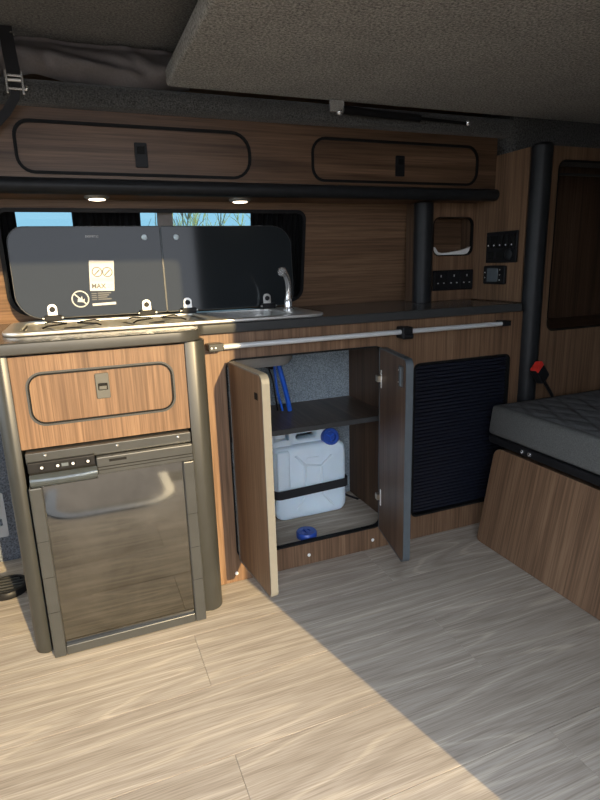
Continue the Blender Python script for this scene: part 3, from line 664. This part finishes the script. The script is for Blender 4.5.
# switch panel and heater control on the side panel
SP = YZ(1.4293)
sw = thing('switch_panel', (1.427, 1.606, 0.92), 'black switch panel with five rockers and round sockets by the post', 'switch panel')
obj('plate', plate(SP, rr(-1.682, 0.924, -1.530, 1.031, 0.003), 0.008, [], 0.001), 'black', sw)
for i in range(5):
    y = -1.664+i*0.029
    r_ = obj('rocker', plate(SP, rr(y-0.011, 0.975, y+0.011, 1.018, 0.002), 0.006, [], 0.001, 0.008), 'rubber', sw)
    obj('rocker_mark', plate(SP, rr(y-0.0025, 0.982, y+0.0025, 0.987, 0.001), 0.0006, z0=0.014), 'led_off', r_)
obj('round_socket', lathe([(0.019, 0), (0.019, 0.006), (0.014, 0.009)], SP @ Vector((-1.562, 0.952, 0.008)), (-1, 0, 0), 20), 'post', sw, 40)
obj('usb_socket', plate(SP, rr(-1.625, 0.938, -1.59, 0.962, 0.003), 0.004, [], 0.001, 0.008), 'rubber', sw)
obj('meter_window', plate(SP, rr(-1.668, 0.936, -1.64, 0.964, 0.003), 0.003, [], 0.001, 0.008), 'rubber', sw)
hc = thing('heater_control', (1.427, 1.632, 0.848), 'small black heater control under the switch panel', 'controller')
obj('plate', plate(SP, rr(-1.687, 0.849, -1.577, 0.914, 0.006), 0.012, [], 0.002), 'black', hc)
obj('screen', plate(SP, rr(-1.665, 0.858, -1.610, 0.905, 0.003), 0.0015, z0=0.012), 'gloss_grey', hc)
for y, z in ((-1.6, 0.9), (-1.6, 0.882), (-1.6, 0.864), (-1.677, 0.89), (-1.677, 0.872)):
    obj('button', lathe([(0.0025, 0), (0.0025, 0.0012)], SP @ Vector((y, z, 0.012)), (-1, 0, 0), 8), 'grey_print', hc)
# posts
tag(obj('support_post', cyl((1.188, 1.742, 0.7905), (1.188, 1.742, 1.1365), 0.0345, None, 28), 'post', None, 40, True), 'short black round post on the worktop beside the niche', 'post')
pp = thing('upright_post', (1.455, 1.4785, 0), 'tall black foam covered post at the end of the kitchen', 'post')
obj('tube', cyl((1.455, 1.4785, 0.001), (1.455, 1.4785, 1.285), 0.0335, None, 32), 'post', pp, 40)
obj('cap', lathe([(0.0335, 0), (0.030, 0.006), (0.02, 0.010)], (1.455, 1.4785, 1.285), (0, 0, 1), 24), 'black', pp, 40)

# ---- wardrobe panel on the right with a rounded opening
wr = thing('wardrobe', (2.0, 1.6, 0), 'walnut wardrobe panel with a big rounded opening behind the seat', 'wardrobe')
obj('face_panel', plate(XZ(1.494), [(1.4895, 0.002), (2.59, 0.002), (2.59, 1.29), (1.4895, 1.29)], 0.014, [rr(1.530, 0.684, 2.2, 1.25, 0.03)]), 'wood_z', wr)
obj('opening_trim', ringm(XZ(1.4945), rr(1.532, 0.686, 2.198, 1.248, 0.028), 0.004, 0.016), 'rubber', wr)
obj('inner_back', box(1.4895, 2.59, 1.80, 1.81, 0.003, 1.288), 'wood_dark_z', wr)
obj('inner_side', box(1.4895, 1.499, 1.4945, 1.7995, 0.003, 1.288), 'wood_dark_z', wr)
obj('inner_shelf', box(1.4995, 2.585, 1.53, 1.7995, 0.672, 0.684), 'wood_shaded_x', wr)
obj('hanging_bar', box(1.4995, 2.585, 1.505, 1.512, 1.205, 1.213), 'column', wr)

# ================================================================== BENCH SEAT
bn = thing('bench_seat', (1.6, 0.95, 0), 'walnut fronted bench base under the grey seat cushion', 'bench')
dirb = Vector((0.058, 0, 0.328))
BF = frame((1.188, 0, 0), (0, -1, 0), dirb)           # local (-y, height), normal towards -x
hb = dirb.length
obj('front_panel', plate(BF, rr(-1.383, 0.003, -0.40, hb, (0.015, 0.003, 0.003, 0.03), 8), 0.016, [], 0.001, -0.016), 'wood_bench', bn)
be = bmesh.new()
def prism(bm, a, b_):
    A = [bm.verts.new(p) for p in a]; B = [bm.verts.new(p) for p in b_]; k = len(A)
    for i in range(k): bm.faces.new((A[i], A[(i+1) % k], B[(i+1) % k], B[i]))
    bm.faces.new(A[::-1]); bm.faces.new(B); return bm
prism(be, [(1.212, 0.41, 0.003), (1.9, 0.41, 0.003), (1.9, 0.41, 0.322), (1.266, 0.41, 0.322)], [(1.212, 1.37, 0.003), (1.9, 1.37, 0.003), (1.9, 1.37, 0.322), (1.266, 1.37, 0.322)])
obj('body', be, 'wood_dark_z', bn)
fm = obj('seat_frame', box(1.255, 1.95, 0.40, 1.425, 0.333, 0.3585, 0.004), 'black', bn)
obj('frame_bolt', lathe([(0.006, 0), (0.006, 0.004), (0.003, 0.006)], (1.255, 1.27, 0.346), (-1, 0, 0), 12), 'chrome', fm)
obj('frame_bolt', lathe([(0.006, 0), (0.006, 0.004), (0.003, 0.006)], (1.255, 1.24, 0.346), (-1, 0, 0), 12), 'chrome', fm)
cs = thing('seat_cushion', (1.6, 0.93, 0.36), 'thick dark grey seat cushion with quilted top on the bench', 'cushion')
cu_ = bmesh.new()
prism(cu_, [(1.258, 0.38, 0.3595), (1.80, 0.38, 0.3595), (1.80, 0.38, 0.458), (1.272, 0.38, 0.458)], [(1.258, 1.44, 0.3595), (1.80, 1.44, 0.3595), (1.80, 1.44, 0.458), (1.272, 1.44, 0.458)])
bmesh.ops.bevel(cu_, geom=cu_.edges[:], offset=0.014, segments=4, affect='EDGES', profile=0.5)
obj('side_cover', cu_, 'seat_side', cs, 50)
# quilted top as real relief
bm = bmesh.new(); nx, ny = 66, 130; G = []
for i in range(nx+1):
    row = []
    for j in range(ny+1):
        x = 1.290+0.50*i/nx; y = 0.40+1.025*j/ny
        a = (x*0.9+y*0.5)/0.075; b_ = (x*0.9-y*0.5)/0.075
        d = min(abs(a-round(a)), abs(b_-round(b_)))
        e = min(1, min(i, nx-i, j, ny-j)/3)
        row.append(bm.verts.new((x, y, 0.4575 + e*(0.0015+0.0045*min(1, d/0.22)))))
    G.append(row)
for i in range(nx):
    for j in range(ny): bm.faces.new((G[i][j], G[i+1][j], G[i+1][j+1], G[i][j+1]))
obj('quilted_top', bm, 'seat_top', cs, 60)
bkq = bmesh.new()
prism(bkq, [(1.815, 0.40, 0.36), (1.93, 0.40, 0.36), (2.02, 0.40, 0.98), (1.92, 0.40, 0.98)], [(1.815, 1.42, 0.36), (1.93, 1.42, 0.36), (2.02, 1.42, 0.98), (1.92, 1.42, 0.98)])
bmesh.ops.bevel(bkq, geom=bkq.edges[:], offset=0.02, segments=3, affect='EDGES')
obj('backrest', bkq, 'seat_side', bn, 50)
# seat belt buckle
sb = thing('seat_belt_buckle', (1.47, 1.40, 0.464), 'black seat belt buckle with a red button standing on the cushion', 'buckle')
BKm = Matrix.Translation((1.428, 1.395, 0.562)) @ Matrix.Rotation(math.radians(-38), 4, 'Y') @ Matrix.Rotation(math.radians(12), 4, 'Z')
obj('housing', box(-0.024, 0.024, -0.014, 0.014, -0.034, 0.028, 0.006, 2, None, BKm), 'black', sb)
obj('red_button', box(-0.021, 0.021, -0.0155, 0.010, 0.016, 0.034, 0.003, 2, None, BKm), 'red', sb)
obj('stalk', sweep(bez([(1.445, 1.396, 0.537), (1.468, 1.397, 0.51), (1.49, 1.40, 0.485), (1.505, 1.405, 0.468)], 5), circ(0.006, 8)), 'black', sb, 40)

# ================================================================== IN THE CUPBOARD
jc = thing('jerrycan', (0.685, 1.71, 0.0835), 'translucent white water jerrycan strapped in the open cupboard', 'jerrycan')
zb = 0.0835
outl = rr(0.552, zb, 0.822, 0.352, (0.035, 0.035, 0.04, 0.02), 6)
body = plate(XZ(1.772), outl, 0.128, [], 0.014)
obj('body', body, 'can', jc, 50)
obj('corner_column', box(0.558, 0.606, 1.634, 1.66, 0.20, 0.343, 0.010, 3), 'can', jc, 50)
obj('shoulder', plate(XZ(1.75), rr(0.556, 0.346, 0.622, 0.366, 0.012), 0.085, [], 0.006), 'can', jc, 50)
hd = obj('handle', plate(XZ(1.725), [(0.617, 0.345), (0.79, 0.345), (0.78, 0.385), (0.75, 0.402), (0.635, 0.402), (0.62, 0.392)], 0.05, [rr(0.646, 0.366, 0.722, 0.385, 0.008)], 0.007), 'can', jc, 50)
obj('spout', lathe([(0.030, 0), (0.030, 0.012), (0.026, 0.014), (0.026, 0.030), (0.021, 0.031), (0.021, 0.012)], (0.590, 1.705, 0.362), (0, 0, 1), 22), 'can', jc, 40)
cp_ = obj('screw_cap', lathe([(0.030, 0), (0.031, 0.022), (0.028, 0.026), (0.019, 0.026), (0.017, 0.016), (0.004, 0.016)], (0.766, 1.672, 0.360), (0, -0.93, 0.36), 24), 'blue', jc, 40)
for a in range(3):
    aa = a*2*PI/3+0.5; o_ = Vector((0.766, 1.672, 0.360)) + Vector((0, -0.93, 0.36)).normalized()*0.018
    u_ = Vector((1, 0, 0)); v_ = Vector((0, 0.36, 0.93)).normalized()
    obj('cap_rib', sweep([o_, o_ + (u_*math.cos(aa)+v_*math.sin(aa))*0.017], circ(0.002, 6)), 'hose', cp_)
obj('cap_neck', cyl((0.766, 1.70, 0.349), (0.766, 1.672, 0.360), 0.027, None, 22), 'can', jc, 40)
yf = 1.6435
for a, b_ in (((0.628, 0.318), (0.664, 0.280)), ((0.764, 0.302), (0.724, 0.268)), ((0.628, 0.118), (0.664, 0.170)), ((0.772, 0.112), (0.730, 0.160)),
              ((0.664, 0.280), (0.724, 0.268)), ((0.664, 0.280), (0.664, 0.170)), ((0.724, 0.268), (0.730, 0.160))):
    obj('moulded_rib', sweep([(a[0], yf, a[1]), (b_[0], yf, b_[1])], circ(0.0045, 8), False, Vector((0, 1, 0))), 'can', jc, 40)
obj('embossed_mark', plate(XZ(yf), rr(0.667, 0.294, 0.716, 0.306, 0.003), 0.0022, [], 0.0006), 'can', jc)
jc.location += Vector((0.012, 0.02, -0.015))
# strap round the can
st = thing('can_strap', (0.685, 1.71, 0.19), 'black webbing strap wrapped round the white jerrycan', 'strap')
pth = [(x, y) for x, y in rr(0.5485, 1.6295, 0.8255, 1.7765, 0.022, 5)]
obj('band', sweep([(x, y, 0.193+0.030*(x-0.69)) for x, y in pth], rect(0.003, 0.03), True), 'webbing', st)
obj('anchor_tail', sweep(bez([(0.8265, 1.76, 0.197), (0.85, 1.77, 0.13), (0.87, 1.775, 0.088), (0.90, 1.70, 0.0855)], 5), rect(0.012, 0.002)), 'webbing', st)
st.location += Vector((0.012, 0.02, -0.015))
bc = thing('bottle_cap', (0.622, 1.518, 0.0685), 'loose blue screw cap lying on the cupboard floor', 'cap')
obj('shell', lathe([(0.034, 0), (0.034, 0.016), (0.031, 0.020), (0.014, 0.020), (0.012, 0.016), (0.003, 0.016)], (0.622, 1.538, 0.0685), (0, 0, 1), 28), 'blue', bc, 40)
obj('lug', box(0.617, 0.627, 1.518, 1.558, 0.0845, 0.0895, 0.001), 'blue', bc)
# hoses
tag(obj('water_hose', sweep(bez([(0.595, 1.69, 0.655), (0.606, 1.69, 0.60), (0.622, 1.695, 0.54), (0.634, 1.70, 0.487), (0.640, 1.703, 0.4565)], 6), circ(0.0085, 10)), 'hose', None, 40),
    'thick blue water hose dropping from the sink to the shelf', 'hose')
tag(obj('water_hose', sweep(bez([(0.583, 1.70, 0.655), (0.592, 1.705, 0.60), (0.60, 1.71, 0.53), (0.617, 1.712, 0.4565)], 6), circ(0.0045, 10)), 'hose', None, 40),
    'thin blue hose hanging left of the thick one under the sink', 'hose')
tag(obj('pump_lead', sweep(bez([(0.563, 1.70, 0.655), (0.570, 1.70, 0.61), (0.583, 1.705, 0.57), (0.594, 1.715, 0.51), (0.603, 1.72, 0.4565)], 6), circ(0.0028, 8)), 'webbing', None, 40),
    'thin black pump cable beside the blue hoses', 'cable')
tag(obj('water_hose', sweep(bez([(0.612, 1.70, 0.439), (0.610, 1.71, 0.415), (0.604, 1.718, 0.385), (0.602, 1.724, 0.358)], 6), circ(0.007, 10)), 'hose', None, 40),
    'short blue hose going down into the jerrycan spout', 'hose')
cn = thing('hose_connector', (0.565, 1.69, 0.60), 'small black brass tipped connector beside the blue hoses', 'connector')
obj('barrel', cyl((0.553, 1.69, 0.622), (0.580, 1.69, 0.612), 0.007, None, 12), 'black', cn, 40)
obj('tip', cyl((0.545, 1.69, 0.625), (0.553, 1.69, 0.622), 0.005, None, 12), 'brass', cn, 40)

# ================================================================== ROOF
bd = plate(XY(1.401), rr(0.29, 0.62, 2.58, 1.612, 0.012), 0.045, [], 0.009)
tag(obj('bed_board', bd, 'carpet_board', None, 50), 'large grey carpeted bed board folded flat under the roof', 'board')
# folded canvas in the recess
bm = bmesh.new(); nx, nz = 70, 26; G = []
from mathutils import noise as mn
for i in range(nx+1):
    row = []
    for j in range(nz+1):
        u, v = i/nx, j/nz; x = -0.10+0.46*u
        zlo = 1.402+0.012*math.sin(u*7+0.5)-0.004; zhi = 1.503-0.030*u*0.3
        z = zlo+(zhi-zlo)*v
        fold = 0.022*mn.noise(Vector((x*7+z*9, z*16-x*6, 2.2))) + 0.012*mn.noise(Vector((x*19, z*30+x*13, 7)))
        crease = 0.02*math.exp(-((z-(1.487-0.16*(x+0.08)))/0.012)**2)*(1 if x < 0.18 else max(0, 1-(x-.18)/.1))
        y = 1.655 - 0.05*math.sin(PI*min(1, v*1.1)) + fold + crease
        row.append(bm.verts.new((x, y, z)))
    G.append(row)
for i in range(nx):
    for j in range(nz): bm.faces.new((G[i][j], G[i+1][j], G[i+1][j+1], G[i][j+1]))
bmesh.ops.solidify(bm, geom=bm.faces[:], thickness=-0.002)
tag(obj('folded_canvas', bm, 'canvas', None, 60), 'folded dark grey roof canvas bulging from the recess top left', 'canvas')
for x, y, z, lab in ((-0.062, 1.60, 1.482, 'small chrome stud at the top of the folded canvas'), (-0.047, 1.612, 1.372, 'small chrome stud beside the strap buckle')):
    t_ = thing('stud', (x, y, z), lab, 'stud', 'chrome studs by the canvas')
    obj('head', lathe([(0.0065, 0), (0.0065, 0.002), (0.004, 0.004)], (x, y, z), (0, -1, 0), 14), 'chrome', t_, 40)
    obj('socket', lathe([(0.0025, 0), (0.002, 0.0015)], (x, y-0.004, z), (0, -1, 0), 8), 'rubber', t_)
# strap with cam buckle
stp = thing('roof_strap', (-0.09, 1.58, 1.30), 'black webbing strap with chrome cam buckle hanging top left', 'strap')
obj('upper_webbing', sweep([(-0.090, 1.60, 1.50), (-0.087, 1.59, 1.44), (-0.083, 1.582, 1.385)], rect(0.030, 0.003), False, Vector((0, 1, 0))), 'webbing', stp)
obj('lower_webbing', sweep([(-0.082, 1.582, 1.375), (-0.088, 1.585, 1.345), (-0.112, 1.60, 1.315), (-0.145, 1.615, 1.285), (-0.20, 1.62, 1.24)], rect(0.020, 0.003), False, Vector((0, 1, 0))), 'webbing', stp)
bb = bmesh.new()
for a in ((-0.1035, -0.0985, 1.568, 1.58, 1.349, 1.398), (-0.0695, -0.0645, 1.568, 1.58, 1.349, 1.398), (-0.0985, -0.0695, 1.570, 1.578, 1.386, 1.391), (-0.0985, -0.0695, 1.570, 1.578, 1.358, 1.363)): box(*a, bev=0.001, bm=bb)
obj('buckle_frame', bb, 'chrome', stp)
obj('buckle_cam', cyl((-0.098, 1.574, 1.379), (-0.070, 1.574, 1.379), 0.004, None, 12), 'steel', stp, 40)
stp.location += Vector((0.016, 0, -0.002))
# gas strut
gs = thing('gas_strut', (1.0, 1.585, 1.37), 'black gas strut with chrome end fittings under the bed board', 'strut')
obj('cylinder', cyl((0.795, 1.588, 1.374), (1.065, 1.596, 1.370), 0.0115, None, 18), 'black', gs, 40)
obj('rod', cyl((1.065, 1.596, 1.370), (1.245, 1.601, 1.367), 0.005, None, 12), 'rubber', gs, 40)
obj('bracket', box(0.752, 0.797, 1.582, 1.592, 1.366, 1.3995, 0.002), 'chrome', gs)
obj('ball_end', lathe([(0.006, 0), (0.009, 0.005), (0.009, 0.012), (0.005, 0.017)], (0.783, 1.588, 1.360), (0, 0, 1), 14), 'chrome', gs, 40)
obj('rod_end', lathe([(0.005, 0), (0.008, 0.004), (0.008, 0.012), (0.004, 0.016)], (1.253, 1.601, 1.360), (0, 0, 1), 14), 'chrome', gs, 40)

# ================================================================== FAR LEFT CORNER
vn = thing('floor_vent', (-0.285, 1.73, 0), 'round black heater vent on the floor left of the fridge', 'vent')
obj('ring', lathe([(0.058, 0), (0.060, 0.012), (0.056, 0.020), (0.048, 0.020), (0.046, 0.004)], (-0.285, 1.73, 0.0005), (0, 0, 1), 28), 'black', vn, 40)
for k in range(-2, 3):
    y = 1.73+k*0.018; hw = math.sqrt(0.046**2-(k*0.018)**2)
    obj('louvre', box(-0.285-hw, -0.285+hw, y-0.003, y+0.003, 0.012, 0.018, 0.0005, 1), 'edging', vn)
mpz = thing('metal_plate', (-0.31, 1.92, 0.11), 'grey metal plate with holes on the carpeted wall far left', 'plate')
obj('sheet', plate(XZ(1.928), rr(-0.42, 0.09, -0.288, 0.245, 0.008), 0.004, [[(-0.305+0.005*math.cos(a), 0.2+0.005*math.sin(a)) for a in [2*PI*i/12 for i in range(12)]],
      rr(-0.309, 0.13, -0.301, 0.155, 0.003), rr(-0.35, 0.17, -0.335, 0.185, 0.004)]), 'grey_print', mpz)
